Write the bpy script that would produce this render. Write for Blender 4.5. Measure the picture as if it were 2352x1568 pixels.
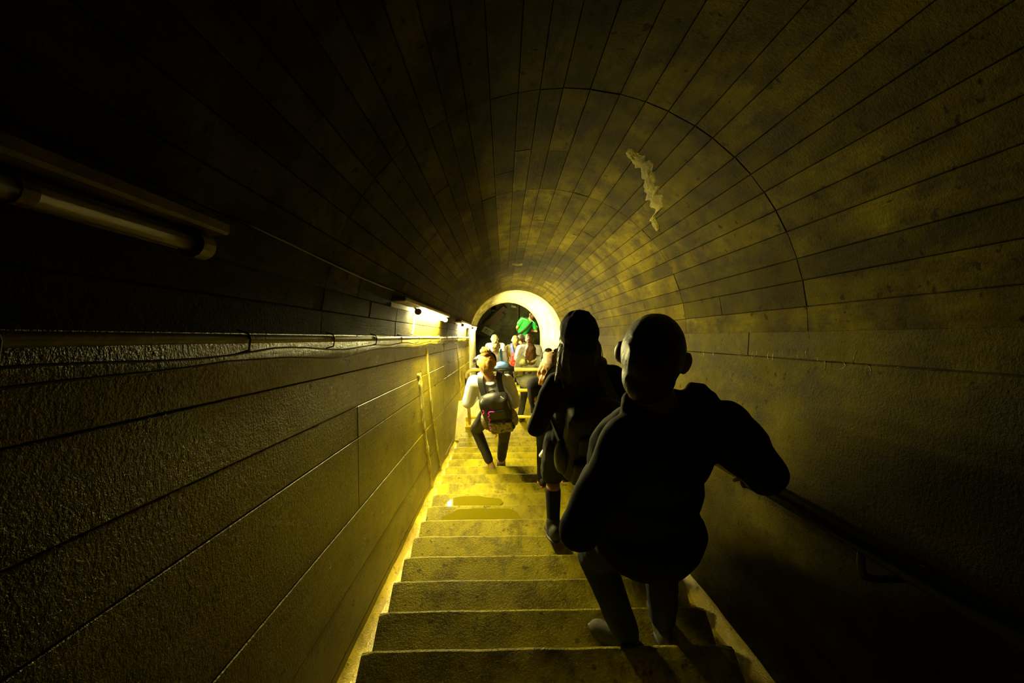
import bpy, bmesh, math, random
from mathutils import Vector, Matrix, noise
random.seed(7)
V = Vector
C = bpy.context.scene.collection
for o in list(bpy.data.objects): bpy.data.objects.remove(o)

# ------------------------------------------------------------------ camera
F = 1045.0                        # focal length in pixels of the 2352 x 1568 frame
A = math.radians(37.0)            # slope of the stair tunnel
H = 1.36                          # camera height over the nosing plane (square to the slope)
CA, SA = math.cos(A), math.sin(A)
DX, DD, DN = V((1, 0, 0)), V((0, CA, -SA)), V((0, SA, CA))
VX, VY = 1158.0, 775.0            # where the tunnel axis vanishes
fw = (DD + DX*((1176-VX)/F) - DN*((784-VY)/F)).normalized()
rt = fw.cross(DN).normalized(); up = rt.cross(fw).normalized()
roll = math.radians(-0.35)
rt, up = rt*math.cos(roll)+up*math.sin(roll), up*math.cos(roll)-rt*math.sin(roll)
cam_d = bpy.data.cameras.new('camera'); cam = bpy.data.objects.new('camera', cam_d); C.objects.link(cam)
cam.matrix_world = Matrix(((rt.x, up.x, -fw.x, 0), (rt.y, up.y, -fw.y, 0), (rt.z, up.z, -fw.z, 0), (0, 0, 0, 1)))
cam_d.sensor_width = 36; cam_d.lens = 36*F/2352; cam_d.clip_start = .05; cam_d.clip_end = 60
bpy.context.scene.camera = cam

# ------------------------------------------------------------------ world and exposure
w = bpy.data.worlds.new('world'); bpy.context.scene.world = w; w.use_nodes = True
w.node_tree.nodes['Background'].inputs[0].default_value = (0, 0, 0, 1)
w.node_tree.nodes['Background'].inputs[1].default_value = 0
vs = bpy.context.scene.view_settings
vs.view_transform = 'Standard'; vs.look = 'None'; vs.gamma = 1; vs.use_curve_mapping = False
vs.exposure = 0.3
LAMP = 860.0                       # brightness of a lit tube
cy = bpy.context.scene.cycles
cy.adaptive_threshold = .04; cy.max_bounces = 6; cy.diffuse_bounces = 2; cy.glossy_bounces = 3; cy.sample_clamp_indirect = 4

def cam_xyz(p): p = V(p); return p.dot(rt), p.dot(up), p.dot(fw)
def pix(p): x, y, z = cam_xyz(p); return 1176+F*x/z, 784-F*y/z
def at(px, py, dep): return (fw + rt*((px-1176)/F) + up*((784-py)/F))*dep
def onz(px, py, z): r = at(px, py, 1); return r*(z/r.z)
def ony(px, py, y): r = at(px, py, 1); return r*(y/r.y)
def sl(x, d, n): return DX*x + DD*d + DN*n           # slope coordinates to world
SLOPE_ROT = (-A, 0, 0)                               # an object turned so has slope coordinates of its own

# ------------------------------------------------------------------ materials
class NT:
    def __init__(s, name):
        s.m = bpy.data.materials.new(name); s.m.use_nodes = True; s.t = s.m.node_tree
        s.b = s.t.nodes['Principled BSDF']; s.tc = s.t.nodes.new('ShaderNodeTexCoord')
    def n(s, typ, **kw):
        nd = s.t.nodes.new(typ)
        for k, v in kw.items():
            if k.startswith('i_'): nd.inputs[k[2:].replace('_', ' ')].default_value = v
            else: setattr(nd, k, v)
        return nd
    def l(s, a, b): s.t.links.new(a, b)
    def noise(s, scale, detail=4, rough=.6, stretch=(1, 1, 1), src='Object', dist=0):
        mp = s.n('ShaderNodeMapping'); mp.inputs['Scale'].default_value = stretch
        s.l(s.tc.outputs[src], mp.inputs[0])
        nd = s.n('ShaderNodeTexNoise'); nd.inputs['Scale'].default_value = scale
        nd.inputs['Detail'].default_value = detail; nd.inputs['Roughness'].default_value = rough
        nd.inputs['Distortion'].default_value = dist
        s.l(mp.outputs[0], nd.inputs['Vector']); return nd.outputs['Fac']
    def ramp(s, fac, stops):
        r = s.n('ShaderNodeValToRGB'); e = r.color_ramp.elements
        while len(e) > 1: e.remove(e[0])
        e[0].position = stops[0][0]; e[0].color = (*stops[0][1], 1)
        for p, c in stops[1:]:
            q = e.new(p); q.color = (*c, 1)
        s.l(fac, r.inputs[0]); return r.outputs[0]
    def mix(s, fac, a, b, mode='MIX'):
        m = s.n('ShaderNodeMix', data_type='RGBA', blend_type=mode)
        for i, v in ((0, fac), (6, a), (7, b)):
            if hasattr(v, 'links') or hasattr(v, 'is_output'): s.l(v, m.inputs[i])
            elif i == 0: m.inputs[0].default_value = v
            else: m.inputs[i].default_value = (*v, 1)
        return m.outputs[2]
    def math(s, op, a, b=0):
        m = s.n('ShaderNodeMath', operation=op)
        for i, v in ((0, a), (1, b)):
            if hasattr(v, 'is_output'): s.l(v, m.inputs[i])
            else: m.inputs[i].default_value = v
        return m.outputs[0]
    def bump(s, parts):
        prev = None
        for h, strength, dist in parts:
            b = s.n('ShaderNodeBump'); b.inputs['Strength'].default_value = strength; b.inputs['Distance'].default_value = dist
            s.l(h, b.inputs['Height'])
            if prev: s.l(prev, b.inputs['Normal'])
            prev = b.outputs[0]
        s.l(prev, s.b.inputs['Normal'])
    def col(s, o): s.l(o, s.b.inputs['Base Color'])
    def rough(s, o):
        if hasattr(o, 'is_output'): s.l(o, s.b.inputs['Roughness'])
        else: s.b.inputs['Roughness'].default_value = o

def concrete(name, lo, mid, hi, grain=(14, 1.2, 14), r=(.22, .6), grit=.6, spec=.5, tint=.35, big=1.3, stint=(1, .9, .6), dirt=.7):
    t = NT(name)
    n1 = t.noise(big, 6, .65); n2 = t.noise(7, 6, .7, (1, .5, 1)); n3 = t.noise(3, 8, .6, grain, dist=.6)
    c = t.ramp(n1, [(.3, lo), (.5, mid), (.72, hi)])
    c = t.mix(t.math('MULTIPLY', t.ramp(n2, [(.38, (1, 1, 1)), (.55, (0, 0, 0))]), dirt), c, tuple(v*.35 for v in lo))
    oi = t.n('ShaderNodeObjectInfo')
    k = t.ramp(oi.outputs['Random'], [(0, (1-tint,)*3), (1, (1+tint*.0,)*3)])
    c = t.mix(1.0, c, k, 'MULTIPLY')
    c = t.mix(t.math('MULTIPLY', t.ramp(n3, [(.4, (1, 1, 1)), (.6, (0, 0, 0))]), .35), c, tuple(v*.45 for v in mid))
    pk = t.noise(23, 3, .55); c = t.mix(t.math('MULTIPLY', t.ramp(pk, [(.64, (0, 0, 0)), (.69, (1, 1, 1))]), dirt), c, tuple(v*.3 for v in lo))
    t.col(c)
    rr = t.math('ADD', t.math('MULTIPLY', n2, (r[1]-r[0])*1.6), r[0]-.1); t.rough(rr)
    g = t.noise(90, 3, .7); g2 = t.noise(330, 2, .6)
    t.bump([(n3, .5, .006), (g, grit, .005), (g2, grit*.6, .0015)])
    t.b.inputs['Specular IOR Level'].default_value = spec; t.b.inputs['Specular Tint'].default_value = (*stint, 1)
    return t.m
M = {}
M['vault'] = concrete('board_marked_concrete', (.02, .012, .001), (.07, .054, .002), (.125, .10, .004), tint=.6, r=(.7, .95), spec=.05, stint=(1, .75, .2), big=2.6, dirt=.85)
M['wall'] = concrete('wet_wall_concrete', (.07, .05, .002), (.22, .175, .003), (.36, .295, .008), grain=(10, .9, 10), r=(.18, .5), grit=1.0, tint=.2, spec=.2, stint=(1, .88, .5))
M['joint'] = concrete('dark_joint_concrete', (.02, .013, .003), (.04, .028, .004), (.06, .04, .006), tint=0)
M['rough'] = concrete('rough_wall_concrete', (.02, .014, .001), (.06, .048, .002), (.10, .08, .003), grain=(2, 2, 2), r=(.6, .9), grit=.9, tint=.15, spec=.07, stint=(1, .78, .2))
M['step'] = concrete('gritty_step_concrete', (.14, .115, .003), (.30, .25, .004), (.42, .35, .008), grain=(1, 1, 1), r=(.3, .6), grit=1.0, tint=.1, spec=.18, stint=(1, .85, .4))
M['gutter'] = concrete('wet_gutter_mortar', (.35, .26, .02), (.55, .42, .03), (.65, .52, .05), grain=(1, 1, 1), r=(.1, .3), grit=1.0, tint=0)
M['lime'] = concrete('lime_crust', (.45, .38, .05), (.62, .54, .12), (.7, .62, .2), grain=(2, 2, 2), r=(.2, .4), grit=1.0, tint=0)
M['lime_dull'] = concrete('dull_lime_crust', (.10, .08, .01), (.20, .165, .02), (.30, .26, .05), grain=(2, 2, 2), r=(.6, .9), grit=1.2, tint=0, big=9, spec=.1)
M['portal'] = concrete('cream_portal_plaster', (.6, .5, .2), (.82, .76, .42), (.88, .84, .58), grain=(4, 4, .4), r=(.25, .4), grit=.08, tint=0, dirt=.25)
M['dark'] = concrete('dark_grey_green_plaster', (.05, .055, .02), (.09, .10, .04), (.12, .13, .05), grain=(1, 1, 1), tint=0)

def plain(name, c, rough=.6, metal=0, var=.25, bscale=60, bs=.2, spec=.5, sheen=0, stretch=(1, 1, 1)):
    t = NT(name); n = t.noise(12, 4, .6, stretch)
    t.col(t.ramp(n, [(.3, tuple(v*(1-var) for v in c)), (.7, tuple(min(1, v*(1+var)) for v in c))]))
    t.rough(rough); t.b.inputs['Metallic'].default_value = metal
    t.b.inputs['Specular IOR Level'].default_value = spec
    t.bump([(t.noise(bscale, 3, .6, stretch), bs, .003)])
    return t.m
def camo(name, cols, scale):
    t = NT(name); n = t.noise(scale, 3, .7)
    t.col(t.ramp(n, [(.36, cols[0]), (.44, cols[1]), (.5, cols[2]), (.6, cols[3])])); t.rough(.75)
    t.bump([(t.noise(120, 2), .2, .002)]); return t.m
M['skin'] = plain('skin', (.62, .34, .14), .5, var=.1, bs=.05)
M['skin_shaded'] = plain('shaded_skin', (.30, .15, .07), .5, var=.1, bs=.05)  # darker copy of the skin, with shade put into its colour
M['lip'] = plain('lips', (.42, .15, .09), .45, var=.05, bs=0)
M['eye'] = plain('eye', (.5, .5, .48), .15, var=.05, bs=0)
M['black_cloth'] = plain('black_cloth', (.012, .011, .012), .9, bs=.3, bscale=25, spec=.2)
M['jacket'] = plain('black_jacket_cloth', (.010, .010, .014), .85, bs=.4, bscale=18, spec=.2)
M['jeans'] = plain('blue_jeans', (.018, .024, .045), .85, bs=.4, bscale=40, spec=.2)
M['leggings'] = plain('dark_leggings', (.02, .018, .012), .7, bs=.2, bscale=30)
M['white_cloth'] = plain('white_cotton', (.72, .72, .80), .85, var=.08, bs=.5, bscale=14)
M['olive_cloth'] = plain('olive_cotton', (.26, .24, .10), .85, var=.25, bs=.5, bscale=14)
M['scarf'] = plain('pale_green_scarf_cloth', (.42, .40, .17), .85, var=.35, bs=.6, bscale=16)
M['grey_cloth'] = plain('grey_green_cotton', (.22, .22, .14), .85, bs=.4, bscale=20)
M['green_cloth'] = plain('green_jersey', (.02, .42, .05), .7, var=.12, bs=.4, bscale=12)
M['trim_white'] = plain('white_piping', (.75, .75, .72), .6, var=.05)
M['red_cloth'] = plain('red_nylon', (.50, .03, .02), .6, bs=.4, bscale=20)
M['blue_cloth'] = plain('blue_nylon', (.09, .12, .55), .6, bs=.3, bscale=30)
M['pale_blue'] = plain('pale_blue_nylon', (.16, .34, .95), .5, var=.1, bs=.2, bscale=20)
M['teal_cloth'] = plain('teal_webbing', (.02, .14, .20), .6)
M['pack_black'] = plain('black_nylon', (.014, .013, .011), .55, bs=.3, bscale=50)
M['pack_edge'] = plain('grey_piping', (.45, .42, .34), .6)
M['pack_camo'] = camo('camouflage_nylon', ((.04, .035, .02), (.16, .13, .08), (.34, .30, .2), (.09, .07, .05)), 16)
M['camo_shirt'] = camo('camouflage_cotton', ((.02, .03, .01), (.08, .1, .04), (.2, .2, .1), (.05, .06, .03)), 20)
M['pink'] = plain('pink_cord', (.85, .02, .75), .5, var=.05)
M['orange'] = plain('orange_rubber', (.85, .13, .03), .5, var=.1)
M['shoe_dark'] = plain('dark_olive_suede', (.022, .020, .009), .8, bs=.3)
M['shoe_olive'] = plain('olive_suede', (.04, .036, .013), .8, bs=.3)
M['shoe_black'] = plain('black_shoe_rubber', (.02, .019, .015), .6, bs=.3)
M['shoe_brown'] = plain('worn_brown_leather', (.12, .10, .04), .6, bs=.5, bscale=30)
M['lace'] = plain('pale_shoe_lace', (.50, .46, .22), .8)
def hairm(name, c, k=1):
    t = NT(name); n = t.noise(5, 5, .7, (22, 22, 2.2)); t.col(t.ramp(n, [(.32, tuple(v*.28 for v in c)), (.5, c), (.68, tuple(min(1, v*1.7) for v in c))]))
    t.rough(.42); t.bump([(n, .9, .01)]); return t.m
M['hair_gold'] = hairm('golden_brown_hair', (.40, .20, .035))
M['hair_brown'] = hairm('brown_hair', (.09, .04, .012))
M['hair_wavy'] = hairm('wavy_light_brown_hair', (.30, .15, .03))
M['hair_dark'] = hairm('dark_hair', (.02, .012, .006))
M['hair_blond'] = hairm('dark_blond_hair', (.24, .17, .05))
M['yellow_paint'] = plain('yellow_painted_steel', (.72, .52, .02), .35, var=.12, bs=.1)
M['cream_paint'] = plain('pale_yellow_painted_steel', (.62, .48, .12), .35, var=.12, bs=.1)
M['black_band'] = plain('black_band', (.01, .01, .01), .5, var=.1)
M['steel'] = plain('galvanised_pipe', (.12, .09, .03), .5, metal=.2, var=.3, bs=.3)
M['rail'] = plain('dark_painted_handrail', (.02, .018, .014), .35, var=.3, bs=.15)
M['cable'] = plain('black_cable', (.012, .011, .008), .5, spec=.25, var=.2)
M['white_pipe'] = plain('pale_pipe', (.6, .62, .6), .4, var=.08)
M['hood'] = plain('rusty_lamp_hood', (.12, .075, .02), .6, metal=.2, var=.5, bs=.4)
M['tube_off'] = plain('unlit_lamp_tube', (.16, .13, .05), .4, var=.1, bs=.05)
M['sign'] = plain('pale_sign_plate', (.34, .36, .22), .5, var=.1)
M['sign_ink'] = plain('dark_green_sign_ink', (.03, .12, .06), .5, var=.2)
M['glass'] = plain('dark_lens', (.02, .02, .02), .05, var=0, bs=0)
def emit(name, c, s):
    t = NT(name); t.b.inputs['Base Color'].default_value = (.8, .8, .8, 1)
    t.b.inputs['Emission Color'].default_value = (*c, 1); t.b.inputs['Emission Strength'].default_value = s; return t.m
M['tube'] = emit('lit_lamp_tube', (1, .87, .32), LAMP); M['tube_far'] = emit('lit_far_lamp_tube', (1, .86, .38), LAMP*1.6)
t = NT('puddle_water'); t.b.inputs['Base Color'].default_value = (.17, .14, .004, 1); t.b.inputs['Roughness'].default_value = .03
t.b.inputs['Specular IOR Level'].default_value = .5; t.b.inputs['Coat Weight'].default_value = 1; t.b.inputs['Coat Roughness'].default_value = .02
t.bump([(t.noise(9, 2), .1, .003)]); M['water'] = t.m

# ------------------------------------------------------------------ mesh helpers
def link(name, bm, mat, parent=None, smooth=False, **props):
    me = bpy.data.meshes.new(name)
    bmesh.ops.recalc_face_normals(bm, faces=bm.faces); bm.to_mesh(me); bm.free()
    if mat: me.materials.append(M[mat] if isinstance(mat, str) else mat)
    if smooth:
        for p in me.polygons: p.use_smooth = True
    o = bpy.data.objects.new(name, me); C.objects.link(o)
    if parent: o.parent = parent
    for k, v in props.items(): o[k] = v
    return o
def empty(name, loc=(0, 0, 0), rz=0, **props):
    o = bpy.data.objects.new(name, None); C.objects.link(o); o.location = loc; o.rotation_euler = (0, 0, rz)
    o.empty_display_size = .1
    for k, v in props.items(): o[k] = v
    return o
def frame(z, hint=V((1, 0, 0))):
    z = z.normalized()
    if abs(z.dot(hint)) > .95: hint = V((0, 1, 0))
    x = (hint - z*z.dot(hint)).normalized(); return x, z.cross(x), z
def capsule(bm, a, b, ra, rb, seg=12, caps=3):
    a, b = V(a), V(b); d = b-a; L = d.length
    if L < 1e-6: d = V((0, 0, 1e-4)); L = 1e-4
    x, y, z = frame(d); rings = []
    for i in range(caps+1):
        t = math.pi/2*(1-i/caps); rings.append((a - z*ra*math.sin(t), ra*math.cos(t)))
    for i in range(caps+1):
        t = math.pi/2*(i/caps); rings.append((b + z*rb*math.sin(t), rb*math.cos(t)))
    prev = None
    for c, r in rings:
        if r < 1e-5: cur = [bm.verts.new(c)]
        else: cur = [bm.verts.new(c + (x*math.cos(q)+y*math.sin(q))*r) for q in (2*math.pi*k/seg for k in range(seg))]
        if prev:
            if len(prev) == 1: [bm.faces.new((prev[0], cur[(k+1) % seg], cur[k])) for k in range(seg)]
            elif len(cur) == 1: [bm.faces.new((prev[k], prev[(k+1) % seg], cur[0])) for k in range(seg)]
            else: [bm.faces.new((prev[k], prev[(k+1) % seg], cur[(k+1) % seg], cur[k])) for k in range(seg)]
        prev = cur
def ellipsoid(bm, c, r, R=None, u=16, v=10):
    R = R or Matrix.Identity(3)
    m = Matrix.Translation(V(c)) @ R.to_4x4() @ Matrix.Diagonal((r[0], r[1], r[2], 1))
    bmesh.ops.create_uvsphere(bm, u_segments=u, v_segments=v, radius=1, matrix=m)
def rbox(bm, c, s, R=None, bev=.01, seg=2):
    R = R or Matrix.Identity(3)
    m = Matrix.Translation(V(c)) @ R.to_4x4() @ Matrix.Diagonal((s[0], s[1], s[2], 1))
    ret = bmesh.ops.create_cube(bm, size=1, matrix=m); vs_ = set(ret['verts'])
    if bev:
        es = [e for e in bm.edges if e.verts[0] in vs_ and e.verts[1] in vs_]
        bmesh.ops.bevel(bm, geom=es, offset=bev, segments=seg, affect='EDGES', profile=.6)
def tube(bm, pts, r, seg=10, closed_ends=True):
    pts = [V(p) for p in pts]; n = len(pts); prev = None; x = None; first = None
    rr = r if isinstance(r, (list, tuple)) else [r]*n
    for i, p in enumerate(pts):
        d = (pts[min(i+1, n-1)] - pts[max(i-1, 0)]).normalized()
        if x is None: x, _, _ = frame(d)
        x = (x - d*x.dot(d)).normalized(); y = d.cross(x)
        cur = [bm.verts.new(p + (x*math.cos(2*math.pi*k/seg)+y*math.sin(2*math.pi*k/seg))*rr[i]) for k in range(seg)]
        if prev: [bm.faces.new((prev[k], prev[(k+1) % seg], cur[(k+1) % seg], cur[k])) for k in range(seg)]
        else: first = cur
        prev = cur
    if closed_ends: bm.faces.new(first[::-1]); bm.faces.new(prev)
def smooth_path(pts, n=6):
    pts = [V(p) for p in pts]; out = []
    for i in range(len(pts)-1):
        p0, p1, p2, p3 = pts[max(i-1, 0)], pts[i], pts[i+1], pts[min(i+2, len(pts)-1)]
        for k in range(n):
            t = k/n
            out.append(.5*((2*p1)+(p2-p0)*t+(2*p0-5*p1+4*p2-p3)*t*t+(3*p1-p0-3*p2+p3)*t**3))
    return out+[pts[-1]]
def prim_bm(prims):
    bm = bmesh.new()
    for p in prims:
        if p[0] == 'c': capsule(bm, *p[1:])
        elif p[0] == 'e': ellipsoid(bm, *p[1:])
        elif p[0] == 'b': rbox(bm, *p[1:])
        elif p[0] == 't': tube(bm, *p[1:])
    return bm
def blob(name, prims, mat, parent=None, vox=.009, it=6, fac=.5, wob=0, wscale=9, **props):
    """ONE continuous surface grown over overlapping shapes"""
    bm = prim_bm(prims); o = link(name, bm, mat, None)
    r = o.modifiers.new('r', 'REMESH'); r.mode = 'VOXEL'; r.voxel_size = vox; r.use_smooth_shade = True
    s = o.modifiers.new('s', 'SMOOTH'); s.iterations = it; s.factor = fac
    dg = bpy.context.evaluated_depsgraph_get(); me = bpy.data.meshes.new_from_object(o.evaluated_get(dg))
    o.modifiers.clear(); old = o.data; o.data = me; bpy.data.meshes.remove(old); me.name = name
    if wob:
        ns = [v.normal.copy() for v in me.vertices]
        for v, nn in zip(me.vertices, ns): v.co += nn*wob*noise.noise(v.co*wscale)
    for p in me.polygons: p.use_smooth = True
    if parent: o.parent = parent
    for k, v in props.items(): o[k] = v
    return o

# ------------------------------------------------------------------ tunnel shell (slope coordinates x, d, n)
VC, VN, VR = .255, .015, .995
WL, WR = VC-VR, VC+VR                      # -0.74, 1.25
GN = -1.53                                 # gutter level
def wall_x(side, n):                       # the walls lean in a little towards the floor
    t = min(1, max(0, (VN-n)/(VN-GN)))
    return WL+.008*t if side < 0 else WR-.095*t
D0, D1 = -2.6, 9.75
def shell_strip(name, prof, mat, d0=D0, d1=D1, nd=1, parent=None, thick=.12, **kw):
    """prof: list of (x, n, outward x, outward n)"""
    bm = bmesh.new(); rows = []
    for i in range(nd+1):
        d = d0+(d1-d0)*i/nd
        rows.append(([bm.verts.new((x, d, n)) for x, n, a, b in prof], [bm.verts.new((x+a*thick, d, n+b*thick)) for x, n, a, b in prof]))
    m = len(prof)
    for i in range(nd):
        (a0, b0), (a1, b1) = rows[i], rows[i+1]
        for k in range(m-1):
            bm.faces.new((a0[k], a0[k+1], a1[k+1], a1[k])); bm.faces.new((b0[k], b1[k], b1[k+1], b0[k+1]))
        bm.faces.new((a0[0], a1[0], b1[0], b0[0])); bm.faces.new((a0[-1], b0[-1], b1[-1], a1[-1]))
    for a, b in (rows[0], rows[-1]):
        for k in range(m-1): bm.faces.new((a[k], b[k], b[k+1], a[k+1]))
    o = link(name, bm, mat, parent, **kw)
    if not parent: o.rotation_euler = SLOPE_ROT
    return o
def piece(name, P, u0, u1, d0, d1, mat, parent, proud, gap=.0025, th=.04, bm=None):
    """one board: P(u) -> (x, n, inward x, inward n); recessed joints, chamfered edge"""
    own = bm is None
    if own: bm = bmesh.new()
    ring = []
    for off, ins in ((-th, 0), (proud-.0025, 0), (proud, .0025)):
        q = []
        for u, d, su, sd in ((u0, d0, 1, 1), (u1, d0, -1, 1), (u1, d1, -1, -1), (u0, d1, 1, -1)):
            x, n, a, b = P(u + su*(gap/2+ins)); q.append(bm.verts.new((x+a*off, d+sd*(gap/2+ins), n+b*off)))
        ring.append(q)
    bm.faces.new(ring[0][::-1]); bm.faces.new(ring[2])
    for r0, r1 in ((ring[0], ring[1]), (ring[1], ring[2])):
        for k in range(4): bm.faces.new((r0[k], r0[(k+1) % 4], r1[(k+1) % 4], r1[k]))
    if own: return link(name, bm, mat, parent)
# ceiling: backing plus the board marks cast into it
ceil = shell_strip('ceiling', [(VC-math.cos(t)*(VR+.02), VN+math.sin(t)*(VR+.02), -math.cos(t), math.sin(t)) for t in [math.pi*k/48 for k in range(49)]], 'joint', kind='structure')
def PV(u):                                  # u = arc length from the left springing
    t = u/VR; return VC-VR*math.cos(t), VN+VR*math.sin(t), math.cos(t), -math.sin(t)
arcL = math.pi*VR
us = [0]
while us[-1] < arcL-.16: us.append(us[-1]+random.uniform(.085, .125))
us.append(arcL)
joints = [D0, -1.0, .2, 1.85, 3.10, 5.15, 7.38, 9.72]
cand = []
for ji in range(len(joints)-1):
    a, b = joints[ji], joints[ji+1]
    for i in range(len(us)-1):
        cuts = [a, b]
        L = b-a
        if ji == 3 and random.random() < .45: cuts.insert(1, a+L*random.uniform(.3, .7))
        if ji >= 4:
            m = 2 if ji == 4 else 3
            base = [a+L*(k+random.choice((0, .0, .22, -.2)))/m for k in range(1, m)]
            cuts = [a]+[c for c in base if a+.25 < c < b-.25]+[b]
        for c0, c1 in zip(cuts[:-1], cuts[1:]):
            vis = (c1-max(c0, .55))/max(c1, .6) if c1 > .7 else -1
            cand.append((vis/max(c0, .6), us[i], us[i+1], c0, c1))
cand.sort(key=lambda c: -c[0])
rest = bmesh.new()
for i, (v, u0, u1, c0, c1) in enumerate(cand):
    pr = random.uniform(-.002, .0015)
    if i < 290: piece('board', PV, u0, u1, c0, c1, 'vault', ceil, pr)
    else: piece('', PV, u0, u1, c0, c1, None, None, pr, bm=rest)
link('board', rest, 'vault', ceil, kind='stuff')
# left wall
def walls(side, name, rows, cutsets, mat):
    pf = [(wall_x(side, n)+side*.02, n, side, 0) for n in (VN, GN-.12)]
    root = shell_strip(name, pf, 'joint', kind='structure')
    P = lambda u: (wall_x(side, u), u, -side, 0)
    for i in range(len(rows)-1):
        cs = cutsets[i]
        for a, b in zip(cs[:-1], cs[1:]):
            piece('board', P, rows[i+1], rows[i], a, b, mat, root, random.uniform(-.003, .003), gap=.003)
    return root
wl = walls(-1, 'wall_left', [VN+.006, -.16, -.34, -.5, -.86, -1.17, -1.44, GN-.02],
     [[D0, -.5, 2.3, 5.6, D1], [D0, .3, 2.3, 5.6, D1], [D0, 2.3, 5.6, D1], [D0, 2.3, 5.6, D1],
      [D0, -.9, 4.4, 7.3, D1], [D0, .4, 5.1, D1], [D0, 1.7, 5.6, D1]], 'wall')
wr = walls(1, 'wall_right', [VN+.006, -.10, -1.2, GN-.02],
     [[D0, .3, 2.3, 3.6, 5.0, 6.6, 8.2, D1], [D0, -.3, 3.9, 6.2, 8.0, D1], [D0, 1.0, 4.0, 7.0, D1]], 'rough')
def crust(name, pts, wid, parent, mat='lime', side=None, seed=0, proud=.012, nu=10):
    """knobbly mineral crust lying on a wall; pts = list of (u, d) along it, wid = half widths"""
    bm = bmesh.new(); rows = []
    for i, ((u, d), wd) in enumerate(zip(pts, wid)):
        r = []
        for k in range(nu+1):
            s = k/nu*2-1; j = noise.noise(V((i*.6, k*.7, seed)))*.5
            dd = d+s*wd*(1+.5*noise.noise(V((i*.5, seed, 3)))); x, n, a, b = side(u)
            h = proud*(1-s*s)*(1+1.2*j)-.006 if abs(s) < 1 else -.008
            r.append(bm.verts.new((x+a*h, dd, n+b*h)))
        rows.append(r)
    for a, b in zip(rows[:-1], rows[1:]):
        for k in range(nu): bm.faces.new((a[k], a[k+1], b[k+1], b[k]))
    return link(name, bm, mat, parent, smooth=True)
PL = lambda u: (wall_x(-1, u)+.003, u, 1, 0)
def run(pts, n=8):
    return [(p.x, p.y) for p in smooth_path([V((a, b, 0)) for a, b in pts], n)]
def wob(n, lo, hi, s=0): return [lo+(hi-lo)*(.5+.5*noise.noise(V((i*.55, s, 0)))*1.6) for i in range(n)]
for pts, lo, hi, sd in (([(-.30, 3.95), (-.5, 4.05), (-.8, 4.15), (-1.1, 4.35), (-1.5, 4.6)], .008, .13, 1), ([(-.1, 4.35), (-.5, 4.5), (-1.0, 4.8), (-1.5, 5.2)], .004, .06, 9),
                        ([(-.05, 7.2), (-.7, 7.5), (-1.5, 8.0)], .03, .09, 5)):
    q = run(pts); crust('lime_streak', q, wob(len(q), lo, hi, sd), wl, side=PL, seed=sd)
PVi = lambda u: (lambda x, n, a, b: (x+a*.003, n+b*.003, a, b))(*PV(u))
# bright flake high on the right of the vault: a ragged run across the boards
def vault_ud(px, py):
    r = at(px, py, 1); ax, ad, an = r.dot(DX), r.dot(DD), r.dot(DN)
    A_ = ax*ax+an*an; B_ = -2*(ax*VC+an*VN); C_ = VC*VC+VN*VN-VR*VR
    k = (-B_+math.sqrt(B_*B_-4*A_*C_))/(2*A_)
    x, n = ax*k, an*k; return math.atan2(n-VN, VC-x)*VR, ad*k
fl = [vault_ud(*p) for p in ((1440, 345), (1462, 365), (1485, 385), (1492, 420), (1500, 450), (1515, 478), (1500, 500), (1512, 528))]
q = run(fl, 6); crust('lime_streak', q, [max(.012, v*math.sin(math.pi*(i+1)/(len(q)+1))**.5) for i, v in enumerate(wob(len(q), .05, .17, 2))], ceil, 'lime_dull', side=PVi, seed=2, nu=14)
fl = [vault_ud(*p) for p in ((1176, 605), (1190, 608), (1200, 607))]
q = run(fl, 4); crust('lime_streak', q, [.1]*len(q), ceil, 'lime_dull', side=PVi, seed=6)
fl = [vault_ud(*p) for p in ((1343, 662), (1352, 657), (1366, 650))]
q = run(fl, 4); crust('dark_flake', q, [.02+.09*math.sin(math.pi*(i+.5)/len(q)) for i in range(len(q))], ceil, 'joint', side=PVi, seed=8, proud=.02)
PR = lambda u: (wall_x(1, u)-.004, u, -1, 0)
rnd_ = random.Random(4)
for i in range(26):                                   # dark seep marks along the seam of the right wall
    d = 1.55+i*.05+rnd_.uniform(-.03, .03); n0 = -.085+rnd_.uniform(-.02, .04); L = rnd_.uniform(.012, .06)
    q = run([(n0, d), (n0-L*.5, d+rnd_.uniform(-.02, .02)), (n0-L, d+rnd_.uniform(-.02, .03))], 4)
    crust('seep_mark', q, [.0015+.004*rnd_.random()*math.sin(math.pi*(k+1)/(len(q)+1)) for k in range(len(q))], wr, 'joint', side=PR, seed=i, proud=.003, nu=4)
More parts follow.
